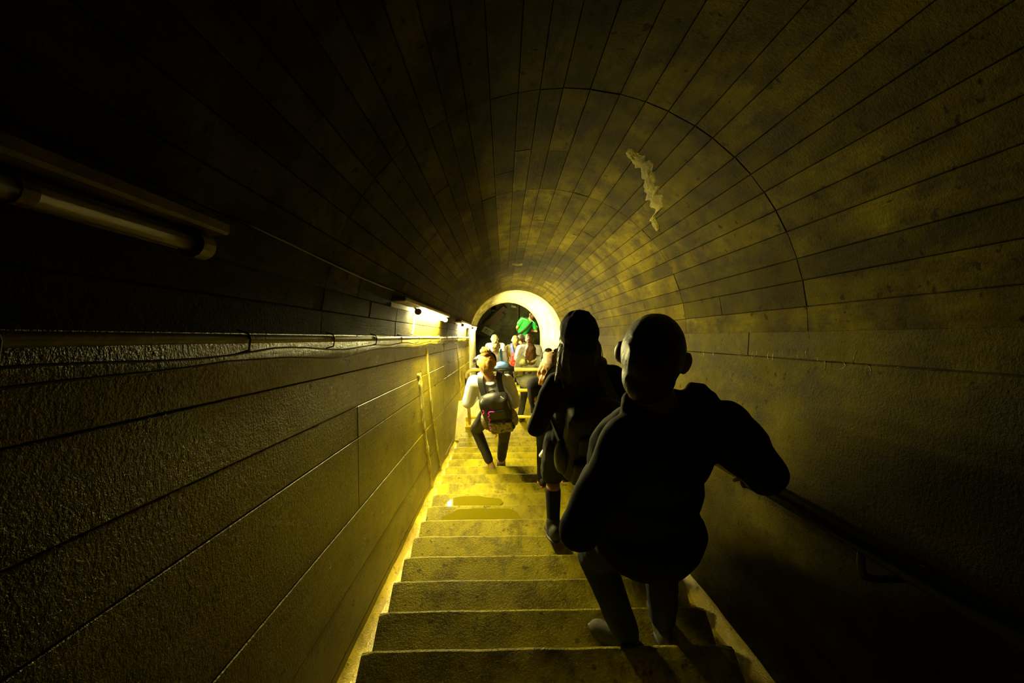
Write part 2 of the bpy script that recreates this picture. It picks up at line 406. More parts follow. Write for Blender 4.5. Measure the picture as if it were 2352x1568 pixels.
# ------------------------------------------------------------------ floor: gutter slab, steps, landing, lower flight
SP = .0002*F*H; RIS, TRD = SP*SA, SP*CA
d_k0 = F*H/715
def nose(k): p = sl(0, d_k0+SP*k, -H); return p.y, p.z
SX0, SX1 = -.628, 1.0
pf = [(WL-.1, GN, 0, -1), (SX0, GN, 0, -1), (SX1, GN, 0, -1), (WR+.1, GN, 0, -1)]
floor = shell_strip('floor', pf, 'gutter', D0, 6.75, 1, thick=.15, kind='structure')
inv = Matrix.Rotation(A, 4, 'X')                       # world coordinates to the floor's own
def step_mesh(y0, y1, z, drop, seed, x0=SX0, x1=SX1):
    bm = bmesh.new(); nx = 30; rows = []; r = .012
    for i in range(nx+1):
        x = x0+(x1-x0)*i/nx
        e = noise.noise(V((x*5, seed*3.1, 0)))*.004; e2 = noise.noise(V((x*9, seed*5.7, 9)))*.003; e3 = noise.noise(V((x*2.2, seed*1.7, 4)))*.004
        endc = .012 if i in (0, nx) else 0
        pr = [(y0, z+e3*.5), (y1-.06, z+e3), (y1-r+e-endc, z+e2), (y1-r*.3+e-endc, z-r*.3+e2-endc*.5), (y1+e-endc*.7, z-r+e2), (y1+e*.5, z-drop), (y0, z-drop)]
        rows.append([bm.verts.new(inv @ V((x, a, b))) for a, b in pr])
    for a, b in zip(rows[:-1], rows[1:]):
        m = len(a)
        for k in range(m): bm.faces.new((a[k], a[(k+1) % m], b[(k+1) % m], b[k]))
    bm.faces.new(rows[0]); bm.faces.new(rows[-1][::-1]); return bm
treads = []                                            # (y0, y1, z)
for k in range(-8, 17):
    y1, z = nose(k); y0 = nose(k-1)[0]; treads.append((y0, y1, z))
    link('step', step_mesh(y0+.001, y1, z, RIS+.13, k), 'step', floor, smooth=False)
yl0, zl = nose(16)[0], nose(16)[1]-RIS
yl1 = yl0+.83; treads.append((yl0, yl1, zl))
link('landing', step_mesh(yl0+.001, yl1, zl, RIS+.4, 50, WL, WR-.05), 'step', floor)
y, z = yl1, zl-RIS; k = 60
ZCH = -7.83
while z > ZCH+.05:
    treads.append((y, y+TRD, z)); link('step', step_mesh(y+.001, y+TRD, z, RIS+.3, k), 'step', floor); y += TRD; z -= RIS; k += 1
YCH = y; ZCH = z; treads.append((y-.001, 99, z))
def floor_z(y):
    for a, b, z in treads:
        if a <= y < b: return z
    return treads[0][2]
# gutter slab beside the lower flight
bm = bmesh.new()
for x0, x1 in ((WL-.02, SX0), (SX1, WR-.02)):
    vv = [(x0, yl1-.02, zl-.1), (x1, yl1-.02, zl-.1), (x1, YCH, ZCH-.1), (x0, YCH, ZCH-.1)]
    t_ = [bm.verts.new(inv @ V(p)) for p in vv]; b_ = [bm.verts.new(inv @ (V(p)-V((0, 0, .2)))) for p in vv]
    bm.faces.new(t_); bm.faces.new(b_[::-1])
    for k in range(4): bm.faces.new((t_[k], b_[k], b_[(k+1) % 4], t_[(k+1) % 4]))
link('gutter', bm, 'gutter', floor)
# wet mortar fillets at both wall feet
def fillet(x0, x1, seed, side):
    bm = bmesh.new(); rows = []; nd = 90
    for i in range(nd+1):
        d = D0+(6.7-D0)*i/nd; j = noise.noise(V((d*3, seed, 0))); j2 = noise.noise(V((d*11, seed, 5)))
        wv = .5+.35*j
        q = [(x0, GN+.05+.02*j), (x0+(x1-x0)*.25*wv, GN+.02+.01*j2), (x0+(x1-x0)*.6*wv, GN+.008+.006*j2), (x0+(x1-x0)*wv, GN-.01)]
        rows.append([bm.verts.new((x, d, n)) for x, n in q])
    for a, b in zip(rows[:-1], rows[1:]):
        for k in range(3): bm.faces.new((a[k], a[k+1], b[k+1], b[k]))
    link('gutter_mortar', bm, 'gutter', floor, smooth=True)
fillet(WL+.003, SX0, 1, -1); fillet(wall_x(1, GN)-.002, SX1, 2, 1)
# portal at the foot of the tunnel: a smooth plaster throat that narrows
bm = bmesh.new(); rows = []
for i in range(15):
    t_ = i/14; e = math.sin(t_*math.pi/2)**.8
    cx, cn, r = VC+(.09-VC)*e, VN+.05*e, VR-.0+(.765-VR)*e; d = 9.70+1.15*(1-math.cos(t_*math.pi/2))
    pr = [(cx-r, -1.5)]+[(cx-r*math.cos(q), cn+r*math.sin(q)) for q in [math.pi*k/32 for k in range(33)]]+[(cx+r, -1.5)]
    rows.append([bm.verts.new((x, d, n)) for x, n in pr])
for k, (e_) in enumerate((.12, .0)):
    pass
pr = [(x.co.x, x.co.z) for x in rows[-1]]
out = [bm.verts.new((VC+(x-VC)*1.6, 10.86, n*1.6 if n > 0 else n)) for x, n in pr]; rows.append(out)
for a, b in zip(rows[:-1], rows[1:]):
    for k in range(len(a)-1): bm.faces.new((a[k], a[k+1], b[k+1], b[k]))
po = link('trim_1', bm, 'portal', smooth=True, kind='structure'); po.rotation_euler = SLOPE_ROT
# chamber beyond the portal
YB = 10.6
def slab(name, c, s, mat, parent=None, R=None, bev=.004, **kw):
    bm = bmesh.new(); rbox(bm, (0, 0, 0), s, None, bev, 1); o = link(name, bm, mat, parent, **kw)
    o.location = c
    if R: o.rotation_euler = R
    return o
slab('floor', (.3, (YCH+YB)/2+.02, ZCH-.06), (4.6, YB-YCH+.1, .12), 'dark', kind='structure')
wb = slab('wall_back', (.3, YB+.1, ZCH+1.6), (4.6, .2, 3.2), 'dark', kind='structure')
slab('wall_left', (-2.0, 9.7, ZCH+1.6), (.15, 2.2, 3.2), 'dark', kind='structure')
slab('wall_right', (2.6, 9.7, ZCH+1.6), (.15, 2.2, 3.2), 'dark', kind='structure')

# ------------------------------------------------------------------ fixtures on the left wall
def slope_root(name, x, d, n, **kw):
    o = empty(name, sl(x, d, n), 0, **kw); o.rotation_euler = SLOPE_ROT; return o
def lamp(d0, d1, lit, label, x=-.665, n=.205):
    """hooded tube lamp running down the slope; its own axes: x out of the wall, y downhill, z up"""
    L = d1-d0; r = slope_root('tube_lamp', x, d0, n, label=label, category='lamp', group='tube lamps along the left wall')
    bm = bmesh.new(); rbox(bm, (-.018, L/2-.3, .045), (.125, L+.66, .03), None, .006, 1); rbox(bm, (-.065, L/2-.3, .02), (.03, L+.64, .05), None, .005, 1); link('hood', bm, 'hood', r)
    bm = bmesh.new(); tube(bm, [(0, .03, 0), (0, L-.03, 0)], .017, 10); link('lamp_tube', bm, ('tube' if d1 < 6 else 'tube_far') if lit else 'tube_off', r, smooth=True)
    for yy in (.02, L-.02):
        bm = bmesh.new(); tube(bm, [(0, yy-.02, 0), (0, yy+.02, 0)], .026 if lit else .03, 14); tube(bm, [(0, yy, .0), (-.03, yy, .035)], .008, 6)
        link('end_cap', bm, 'hood' if lit else 'steel', r, smooth=False)
    bm = bmesh.new(); tube(bm, [(0, L*.8-.012, 0), (0, L*.8+.012, 0)], .021, 12); tube(bm, [(0, L*.8, 0), (-.03, L*.8, .035)], .006, 6); link('clamp', bm, 'hood', r)
    bm = bmesh.new(); tube(bm, smooth_path([(-.05, .1, .0), (-.055, .12, -.05), (-.05, .1, -.12), (-.055, .04, -.175)]), .006, 6); link('lamp_cable', bm, 'white_pipe', r, smooth=True)
    return r
lamp(-.9, 1.02, False, 'unlit tube lamp high on the left wall nearest the camera')
lamp(3.52, 5.2, True, 'first lit tube lamp on the left wall under a rusty hood')
lamp(7.3, 8.8, True, 'second lit tube lamp, on the left wall beside the bun-haired girl')
lamp(9.6, 10.6, True, 'farthest lit tube lamp, at the left foot of the pale arch')
# conduit with clamps and sagging cables
r = slope_root('conduit_pipe', WL+.028, 0, 0.0, label='grey metal conduit pipe running down the left wall at lamp height', category='pipe')
bm = bmesh.new(); tube(bm, [(0, d*.5, .002*math.sin(d)) for d in range(-5, 20)], .013, 10); link('pipe', bm, 'steel', r, smooth=True)
d = -.6
while d < 9.5:
    bm = bmesh.new(); tube(bm, [(-.02, d, .026), (.010, d, .016), (.016, d, 0), (.012, d, -.03), (-.02, d, -.04)], .003, 6); link('clamp', bm, 'cable' if int(d*2) % 3 else 'steel', r); d += .62
for j, (lab, off) in enumerate((('upper black cable sagging between clips below the conduit on the left wall', -.032), ('lower black cable sagging between clips below the conduit on the left wall', -.052))):
    bm = bmesh.new(); tube(bm, [sl(WL+.02+.004*math.sin(d*3+j), d, off-(.012+.014*j)*abs(math.sin((d+.2)*1.9+j*.5)) - .006*math.sin(d*7)) for d in [-.6+.12*i for i in range(85)]], .0032, 6)
    link('cable', bm, 'cable', smooth=True, label=lab, category='cable', group='cables under the conduit')
bm = bmesh.new(); tube(bm, [sl(WL+.06, d, .30+.01*math.sin(d*2)) for d in [1.15+.12*i for i in range(15)]], .004, 6)
link('cable', bm, 'cable', smooth=True, label='thin cable leading on from the end of the unlit lamp', category='cable')
# handrail on the right wall
HRX, HRN = 1.02, -.597
r = slope_root('handrail', HRX, 0, HRN, label='dark tubular handrail fixed along the right wall', category='handrail')
bm = bmesh.new(); tube(bm, [(0, -1.2, 0), (0, 6.4, 0)], .026, 14); link('rail', bm, 'rail', r, smooth=True)
for d in (-.2, 1.28, 3.0, 4.7, 6.2):
    bm = bmesh.new(); wxx = wall_x(1, HRN)-HRX
    tube(bm, smooth_path([(0, d, -.02), (.0, d, -.07), (.03, d+.0, -.10), (wxx, d, -.10)]), .011, 8); tube(bm, [(wxx-.014, d, -.10), (wxx+.004, d, -.10)], .035, 12); link('bracket', bm, 'rail', r, smooth=True)
# barrier on the landing
bp = onz(1080, 968, zl); BY = bp.y-.06
r = empty('barrier', (0, BY, zl), 0, label='yellow and black tubular barrier standing across the landing', category='barrier')
def W(px, py): p = ony(px, py, BY); return V((p.x, 0, p.z-zl))
xL = bp.x; topz = W(1090, 849).z; xR = xL+1.15; midz = W(1200, 896).z; lowz = W(1200, 957).z
bm = bmesh.new(); R_ = .12
arc = [(xL, 0, .0), (xL, 0, topz-R_-.16)]; link('post', (tube(bm, arc, .024, 14), bm)[1], 'cream_paint', r, smooth=True)
bm = bmesh.new(); tube(bm, [(xL, 0, topz-R_-.16), (xL, 0, topz-R_-.04)], .0255, 14); link('black_band', bm, 'black_band', r, smooth=True)
bm = bmesh.new(); tube(bm, [(xL, 0, topz-R_-.04)]+[(xL+R_-R_*math.cos(q), 0, topz-R_+R_*math.sin(q)) for q in [math.pi/2*i/8 for i in range(9)]]+[(xL+.34, 0, topz)], .024, 14); link('top_rail', bm, 'cream_paint', r, smooth=True)
bm = bmesh.new(); tube(bm, [(xL+.34, 0, topz), (xL+.66, 0, topz)], .0255, 14); link('black_band', bm, 'black_band', r, smooth=True)
bm = bmesh.new(); tube(bm, [(xL+.66, 0, topz), (xR-R_, 0, topz)]+[(xR-R_+R_*math.sin(q), 0, topz-R_+R_*math.cos(q)) for q in [math.pi/2*i/8 for i in range(1, 9)]]+[(xR, 0, 0)], .024, 14); link('top_rail', bm, 'cream_paint', r, smooth=True)
for zz in (midz, lowz):
    for a, b, m in ((xL+.02, xL+.36, 'yellow_paint'), (xL+.36, W(1198, 0).x, 'black_band'), (W(1198, 0).x, xR-.02, 'yellow_paint')):
        bm = bmesh.new(); tube(bm, [(a, 0, zz), (b, 0, zz)], .023 if m != 'black_band' else .024, 14); link('rail' if m != 'black_band' else 'black_band', bm, m, r, smooth=True)
for xx in (xL, xR):
    bm = bmesh.new(); rbox(bm, (xx, 0, .008), (.14, .12, .016), None, .003, 1); rbox(bm, (xx-.03, .045, .06), (.07, .012, .12), None, .003, 1)
    for sx in (-.05, .05): tube(bm, [(xx+sx, -.04, .01), (xx+sx, -.04, .026)], .008, 6)
    link('base_plate', bm, 'yellow_paint', r)
# pale open pipe past the landing
pe = at(1090, 829, 6.9)
bm = bmesh.new(); pq = sl(0, 0, 0)
d_ = DD*1 + V((.0, 0, 0)); q0, q1 = pe, pe+DD*1.6-DX*.02
x_, y_, z_ = frame(d_); seg = 20; cols = [(.031, q0), (.031, q1)]; ro = [[bm.verts.new(p+(x_*math.cos(2*math.pi*k/seg)+y_*math.sin(2*math.pi*k/seg))*rr) for k in range(seg)] for rr, p in ((.025, q0+DD*.12), (.025, q0), (.032, q0), (.032, q1))]
for a, b in zip(ro[:-1], ro[1:]):
    for k in range(seg): bm.faces.new((a[k], a[(k+1) % seg], b[(k+1) % seg], b[k]))
bm.faces.new(ro[-1])
hp = link('handrail', bm, 'white_pipe', smooth=True, label='pale pipe handrail with an open black end beside the lower flight', category='handrail')
bm = bmesh.new(); tube(bm, [q0+DD*.02, q0+DD*.03], .0249, 16); link('bore_shade', bm, 'black_band', hp)  # black disc puts the shade inside the open pipe into the colour
for dd in (.35, 1.3):
    bm = bmesh.new(); b0 = q0+DD*dd; tube(bm, [b0, b0-V((0, 0, .78 if dd < 1 else .8))], .007, 8); link('bracket', bm, 'rail', hp, smooth=True)
bm = bmesh.new(); tube(bm, smooth_path([q0-DN*.03, q0-DN*.06-DX*.03, q0-DN*.12-DX*.07]), .003, 5)
link('cord', bm, 'white_pipe', hp)
# puddle on two treads
def puddle(k, x0, x1, seed, label, cutl=0, back=.9):
    y1, z = nose(k); y0 = nose(k-1)[0]; bm = bmesh.new(); n = 90; pts = []
    for i in range(n):
        q = 2*math.pi*i/n; j = .93+.22*noise.noise(V((math.cos(q)*1.6, math.sin(q)*1.6, seed)))+.05*noise.noise(V((math.cos(q)*9, math.sin(q)*9, seed)))
        cxn, syn = math.cos(q), math.sin(q)
        px = (x0+x1)/2+(x1-x0)/2*j*cxn; py = (y0+y1)/2+(y1-y0)/2*back*j*syn*(1.25 if syn > 0 else 1.05)
        pts.append((max(px, SX0+.03), y0+.004+(y1-y0-.022)*(.5+.5*math.tanh((py-(y0+y1)/2)/((y1-y0)*.42)))))
    top = [bm.verts.new((a, b, z+.0045)) for a, b in pts]; bot = [bm.verts.new((a, b, z-.004)) for a, b in pts]
    bm.faces.new(top); bm.faces.new(bot[::-1])
    for i in range(n): bm.faces.new((top[i], bot[i], bot[(i+1) % n], top[(i+1) % n]))
    o = link('puddle', bm, 'water', None, label=label, category='puddle', group='puddles on the stairs')
puddle(6, -.50, .15, 1, 'wide water puddle on the stairs mirroring the lamp, nearer of the two')
puddle(7, -.52, -.02, 2, 'narrower water puddle one step farther down, below the wide one')
# objects in the chamber
def onback(px, py, off=.0): return ony(px, py, YB-off)
r0 = onback(1120, 760, .045); r = empty('sign', r0, 0, label='tilted pale sign board with dark green symbols on the dark far wall', category='sign')
Rs = Matrix.Rotation(math.radians(33), 3, 'Y')
sw = (onback(1134, 762)-onback(1115.5, 750)).length; sh = (onback(1124, 770)-onback(1134, 762)).length
r.rotation_euler = (0, math.radians(33), 0)
bm = bmesh.new(); rbox(bm, (0, 0, 0), (sw*1.1, .015, sh*1.2), None, .003, 1); link('board', bm, 'sign', r)
for (x, z_, w_, h_) in ((-.055, .03, .05, .045), (-.055, -.035, .035, .03), (.005, .035, .04, .02), (.055, .03, .03, .03), (.0, -.005, .04, .012), (.05, -.01, .03, .012), (.02, -.04, .06, .02)):
    bm = bmesh.new(); rbox(bm, (x*1.2, -.010, z_*1.1), (w_, .006, h_), None, .002, 1); link('symbol', bm, 'sign_ink', r)
p = onback(1136, 752, .012)
slab('board', p, (sw*.9, .02, sh*1.6), plain('dull_olive_board', (.10, .10, .04)), R=(0, math.radians(33), 0), label='blank olive board mounted behind the tilted sign', category='board')
def beam(name, a, b, wid, dep, mat, **kw):
    a, b = V(a), V(b); o = slab(name, (a+b)/2, ((b-a).length, dep, wid), mat, **kw); dd = b-a
    o.rotation_euler = (0, -math.atan2(dd.z, dd.x), 0); return o
dbm = plain('dark_brown_steel', (.09, .06, .03), .6)
beam('beam', onback(1112, 745, .08), onback(1160, 703, .08), .12, .12, dbm, label='upper dark slanting beam across the far wall', category='beam')
beam('beam', onback(1128, 742, .05), onback(1150, 715, .05), .30, .05, dbm, label='short broad dark panel slanting on the far wall', category='beam')
beam('post', onback(1190, 697, .06), onback(1190, 785, .06), .03, .05, dbm, label='slim dark upright post on the far wall', category='post')
p = onback(1180, 703, .08); o = slab('wall_lamp', p, (.13, .06, .045), 'sign', R=(0, math.radians(15), 0), label='small unlit oblong lamp high on the far wall', category='lamp')
p = onback(1133, 714, .2); bm = bmesh.new(); tube(bm, [(0, 0, 0), (0, .2, 0)], .06, 14); o = link('camera_housing', bm, 'pack_black', None, True, label='small dark round device with two white painted glints on the far wall', category='device'); o.location = p
for sx in (-.025, .025):
    bm = bmesh.new(); ellipsoid(bm, (sx, -.005, .01), (.014, .01, .014)); link('lens', bm, 'trim_white', o, True)  # white beads: the device's two glints put into the colour

# ------------------------------------------------------------------ people
def rot(yaw=0, pitch=0, roll_=0):                     # degrees: yaw turns left, pitch looks down, roll leans to the right
    return Matrix.Rotation(math.radians(yaw), 3, 'Z') @ Matrix.Rotation(math.radians(-pitch), 3, 'X') @ Matrix.Rotation(math.radians(roll_), 3, 'Y')
BASE = dict(pelvis=(0, 0, .95), waist=(0, .01, 1.10), chest=(0, .0, 1.28), neck=(0, -.015, 1.455), head=(0, .015, 1.615))
for s_, q in (('L', -1), ('R', 1)):
    BASE.update({'sh'+s_: (q*.165, -.01, 1.415), 'el'+s_: (q*.215, -.04, 1.14), 'wr'+s_: (q*.21, .08, .91), 'hip'+s_: (q*.085, 0, .92),
                 'kn'+s_: (q*.095, .03, .50), 'an'+s_: (q*.10, -.02, .085)})
def place(px, py, T, gz=None, Y=None):
    """ground point of a figure of height T whose crown shows at px, py"""
    if Y is None:
        best = None; y = 1.0
        while y < 10.5:
            z = floor_z(y); e = abs(pix((0, y, z+T))[1]-py)
            if best is None or e < best[0]: best = (e, y)
            y += .01
        Y = best[1]
    z = floor_z(Y); top = (0, Y, z+T); zc = cam_xyz(top)[2]
    lo, hi = -2, 2
    for _ in range(40):
        m = (lo+hi)/2
        if pix((m, Y, z+T))[0] < px: lo = m
        else: hi = m
    return V((lo, Y, z))
def person(label, T, loc, yaw=0, pose={}, head=(0, 0, 0), lean=0, build=1.0, vox=.008, skin='skin', shirt=None, sleeve=1.0, shirt_hem=.88, shirt_fat=.016,
           trousers='leggings', leg_to=1.0, leg_fat=.012, shoe='shoe_black', toes={}, curl=(35, 35), hand_dir={}, kid=False, jw=0, extra_shirt=(), extra_trousers=(), collar=None, hair=None, hair_mat='hair_brown', shirt_name='shirt', legs_name='trousers', face=True):
    S = T/1.75; J = {k: V(v)*S for k, v in BASE.items()}
    for k, v in pose.items(): J[k] = V(v)*S
    if build != 1:
        for k in J:
            if k[:2] in ('sh', 'hi', 'el', 'wr', 'kn', 'an') and k not in pose: J[k].x *= build
    for k in J: J[k].x += lean*J[k].z
    HS = S*(1.0 if not kid else 1.12)
    Rh = rot(*head); Hc = J['head']
    hd = lambda x, y, z: Hc + Rh @ (V((x, y, z))*HS)
    b = S*build
    up_sp = (J['neck']-J['pelvis']).normalized(); ac = (J['shR']-J['shL']).normalized()
    fwd = up_sp.cross(ac).normalized(); ac = fwd.cross(up_sp)
    Rt = Matrix((ac, fwd, up_sp)).transposed()
    body = [('e', hd(0, -.012, .022), (.076*HS, .097*HS, .096*HS), Rh), ('e', hd(0, .032, -.045), (.056*HS, .062*HS, .075*HS), Rh), ('e', hd(0, .06, -.088), (.028*HS, .026*HS, .022*HS), Rh),
            ('c', hd(0, .092, .018), hd(0, .115, -.022), .009*HS, .014*HS, 8, 2), ('e', hd(0, .088, -.055), (.025*HS, .012*HS, .008*HS), Rh), ('e', hd(0, .078, .034), (.046*HS, .010*HS, .009*HS), Rh),
            ('e', hd(-.079, -.005, .008), (.010*HS, .021*HS, .032*HS), Rh @ rot(32)), ('e', hd(.085, -.005, .008), (.014*HS, .021*HS, .032*HS), Rh @ rot(-32)),
            ('c', hd(0, -.012, -.05), J['neck'], .056*HS, .06*b), ('c', J['neck'], J['neck']*.5+J['shL']*.5, .05*b, .045*b), ('c', J['neck'], J['neck']*.5+J['shR']*.5, .05*b, .045*b),
            ('e', J['chest'], (.155*b, .10*b, .19*S), Rt), ('e', J['waist'], (.130*b, .095*b, .15*S), Rt), ('e', J['pelvis'], (.155*b, .11*b, .13*S), Rt),
            ('c', J['shL'], J['shR'], .055*b, .055*b)]
    shirtp = [('e', J['chest'], (.155*b+shirt_fat, .105*b+shirt_fat, .20*S), Rt), ('e', J['waist'], (.135*b+shirt_fat, .105*b+shirt_fat, .18*S), Rt),
              ('c', J['shL'], J['shR'], .056*b+shirt_fat, .056*b+shirt_fat), ('c', J['neck']-up_sp*.02*S, J['neck']*.35+J['shL']*.65, .052*b+shirt_fat*.5, .05*b+shirt_fat), ('c', J['neck']-up_sp*.02*S, J['neck']*.35+J['shR']*.65, .052*b+shirt_fat*.5, .05*b+shirt_fat)]
    hemc = J['pelvis']+(J['waist']-J['pelvis'])*((shirt_hem-.95)/.15)
    shirtp.append(('e', hemc+up_sp*.08*S, (.158*b+shirt_fat, .12*b+shirt_fat, .13*S), Rt))
    trp = [('e', J['pelvis'], (.157*b+leg_fat, .115*b+leg_fat, .12*S), Rt)]
    for sd in 'LR':
        q = -1 if sd == 'L' else 1
        sh, el, wr, hp_, kn, an = (J[k+sd] for k in ('sh', 'el', 'wr', 'hip', 'kn', 'an'))
        body += [('c', sh, el, .050*b, .038*b), ('c', el, wr, .039*b, .026*S), ('c', hp_, kn, .083*b, .055*b), ('c', kn, an, .054*b, .035*S),
                 ('c', kn*.75+an*.25+V((0, -.014*S, 0)), kn*.55+an*.45, .05*b, .044*b)]
        if sleeve > 0:
            e1 = el if sleeve >= .5 else sh+(el-sh)*(sleeve*2)
            shirtp.append(('c', sh, e1, .052*b+shirt_fat*1.3, .044*b+shirt_fat*1.3))
            if sleeve > .5: shirtp.append(('c', el, el+(wr-el)*(sleeve-.5)*2, .043*b+shirt_fat*1.3, .034*S+shirt_fat))
        if leg_to > .5:
            trp += [('c', hp_, kn, .086*b+leg_fat, .06*b+leg_fat), ('c', kn, kn+(an-kn)*(leg_to-.5)*2, .058*b+leg_fat, .042*S+leg_fat)]
        else: trp += [('c', hp_, hp_+(kn-hp_)*leg_to*2, .086*b+leg_fat*1.3, .07*b+leg_fat*1.5)]
        # hand: palm, four unequal bent fingers, thumb off the side of the palm
        hv = V(hand_dir.get(sd, tuple((wr-el).normalized()))).normalized(); pn = V((-q, 0, 0)) if 'p'+sd not in hand_dir else V(hand_dir['p'+sd])
        pn = (pn-hv*pn.dot(hv)).normalized(); sv = hv.cross(pn).normalized()*q
        if sv.y < 0 and 'p'+sd not in hand_dir: sv = -sv
        Rp = Matrix((sv, hv, pn)).transposed()
        body.append(('e', wr+hv*.05*S, (.040*S, .055*S, .017*S), Rp))
        cu = curl[0 if sd == 'L' else 1]
        for fi, (off, ln) in enumerate(((.031, .030), (.0105, .034), (-.010, .031), (-.030, .025))):
            p = wr+hv*.085*S+sv*off*S; a_ = 8
            for sg in range(3):
                a_ += cu*(.7 if sg == 0 else 1); dr = hv*math.cos(math.radians(a_))+pn*math.sin(math.radians(a_))+sv*off*2.5
                p2 = p+dr.normalized()*ln*S*(1, .8, .68)[sg]; body.append(('c', p, p2, .0095*S-.0006*sg, .009*S-.0008*sg, 8, 2)); p = p2
        p = wr+hv*.03*S+sv*.03*S; p2 = p+(hv*.6+sv*.8+pn*.25).normalized()*.042*S; p3 = p2+(hv*.9+sv*.2+pn*.5).normalized()*.032*S
        body += [('c', p, p2, .013*S, .011*S, 8, 2), ('c', p2, p3, .011*S, .009*S, 8, 2)]
    root = blob('person', body, skin, None, vox=vox, it=3, label=label, category='person')
    root.location = loc; root.rotation_euler = (0, 0, math.radians(yaw))
    if face:
        for q in (-1, 1):
            bm = bmesh.new(); ellipsoid(bm, hd(q*.030, .078, .010), (.012*HS, .010*HS, .008*HS), Rh, 10, 6)
            ey = link('eye', bm, 'eye', root, True)
            bm = bmesh.new(); ellipsoid(bm, hd(q*.030, .0850, .010), (.0052*HS, .0035*HS, .0052*HS), Rh, 8, 6); link('iris', bm, 'hair_dark', ey, True)
        bm = bmesh.new(); ellipsoid(bm, hd(0, .096, -.051), (.023*HS, .006*HS, .0045*HS), Rh, 12, 6); ellipsoid(bm, hd(0, .0955, -.059), (.019*HS, .006*HS, .005*HS), Rh, 12, 6); link('lips', bm, 'lip', root, True)
    if shirt: blob(shirt_name, shirtp+list(extra_shirt(J, S, hd, HS) if callable(extra_shirt) else extra_shirt), shirt, root, vox=max(.009, vox), it=4, wob=.008, wscale=11)
    if trousers: blob(legs_name, trp+list(extra_trousers), trousers, root, vox=max(.009, vox), it=4, wob=.005, wscale=12)
    for sd in 'LR':
        an = J['an'+sd]; tv = V(toes.get(sd, (0, 1, -.12))).normalized(); x_ = tv.cross(V((0, 0, 1)))
        x_ = x_.normalized() if x_.length > .1 else V((1, 0, 0)); zz = x_.cross(tv).normalized(); Rf = Matrix((x_, tv, zz)).transposed(); f = lambda x, y, z: an+Rf @ (V((x, y, z))*S)
        so = blob('shoe', [('e', f(0, .055, -.045), (.044*S, .13*S, .036*S), Rf), ('e', f(0, -.03, -.03), (.036*S, .06*S, .055*S), Rf), ('c', f(0, 0, -.02), f(0, .005, .03), .045*S, .046*S), ('e', f(0, .13, -.05), (.045*S, .055*S, .03*S), Rf)],
                  shoe, root, vox=.008, it=3)
        bm = bmesh.new(); ellipsoid(bm, f(0, .05, -.07), (.048*S, .142*S, .016*S), Rf, 16, 6); link('sole', bm, 'shoe_black' if shoe != 'shoe_black' else 'orange', so, True)
        so['k'] = 0; del so['k']
        J['f'+sd] = f; J['so'+sd] = so
    J['hd'] = hd; J['Rh'] = Rh; J['Rt'] = Rt; J['HS'] = HS; J['S'] = S
    if hair: hair(root, J, hd, HS, Rh)
    return root, J
def crown(mat, low=-.045, r=(.083, .103, .102), vox=.008, extra=(), wobble=.006):
    """short hair shell: over skull and nape"""
    def f(root, J, hd, HS, Rh):
        pr = [('e', hd(0, -.026, .034), tuple(v*HS for v in r), Rh), ('e', hd(0, -.06, -.02), (.066*HS, .055*HS, .07*HS), Rh)]
        for e in extra:
            if e[0] == 'e': pr.append(('e', hd(*e[1]), tuple(v*HS for v in e[2]), Rh))
            else: pr.append(('c', hd(*e[1]), hd(*e[2]), e[3]*HS, e[4]*HS))
        blob('hair', pr, mat, root, vox=vox, it=2, wob=wobble, wscale=38)
    return f
def local(root, p): return root.matrix_world.inverted() @ V(p)

# --- the man in the foreground: short hair, black jacket, jeans, right hand on the rail
mp = V((.37, nose(1)[0]-.10, nose(1)[1])); mp.x = onz(1455, 1425, mp.z).x
def to_pose(p, loc, T, lean): v = (V(p)-loc)/(T/1.75); v.x -= lean*v.z; return tuple(v)
msl = to_pose(at(1447, 1012, 1.22), mp, 1.82, -.152); mll = to_pose(at(1335, 1212, 1.31), mp, 1.82, -.152)
mel = to_pose(at(1757, 1088, 1.38), mp, 1.82, -.152); mwr = to_pose(at(1752, 1104, 1.65), mp, 1.82, -.152)
def man_extra(J, S, hd, HS):
    nk = J['neck']; e = []
    for i in range(12):                                   # rumpled stand-up collar and hood round the neck
        q = 2*math.pi*i/12; j = .012*noise.noise(V((i*1.3, 2, 2)))
        p = nk+V((math.cos(q)*.088, math.sin(q)*.075-.015, .012+.02*abs(math.cos(q))+j)); q2 = 2*math.pi*(i+1)/12
        p2 = nk+V((math.cos(q2)*.088, math.sin(q2)*.075-.015, .012+.02*abs(math.cos(q2))+j)); e.append(('c', p, p2, .026, .026, 8, 2))
    for x_, y_, r_ in ((1590, 893, .020), (1612, 900, .024), (1634, 915, .022), (1600, 925, .035)): e.append(('e', at(x_, y_, 1.30)-mp, (r_, r_*1.3, r_)))
    e += [('e', nk+V((.04, -.075, -.015)), (.07, .04, .055)), ('e', nk+V((.085, -.03, .055)), (.026, .03, .026)), ('e', nk+V((.12, -.03, .035)), (.03, .032, .028)), ('e', nk+V((.15, -.02, .01)), (.03, .03, .025)),
          ('e', J['pelvis']+V((.02, -.04, -.03)), (.205, .175, .155)), ('e', J['waist']+V((.015, -.02, 0)), (.185, .15, .2)), ('e', J['chest']+V((.03, -.025, .02)), (.17, .13, .2)),
          ('c', J['shR']+V((.0, 0, .012)), J['shR']*.55+J['elR']*.45, .075, .082), ('c', J['shL'], J['shL']*.5+J['elL']*.5, .056, .056)]
    return e
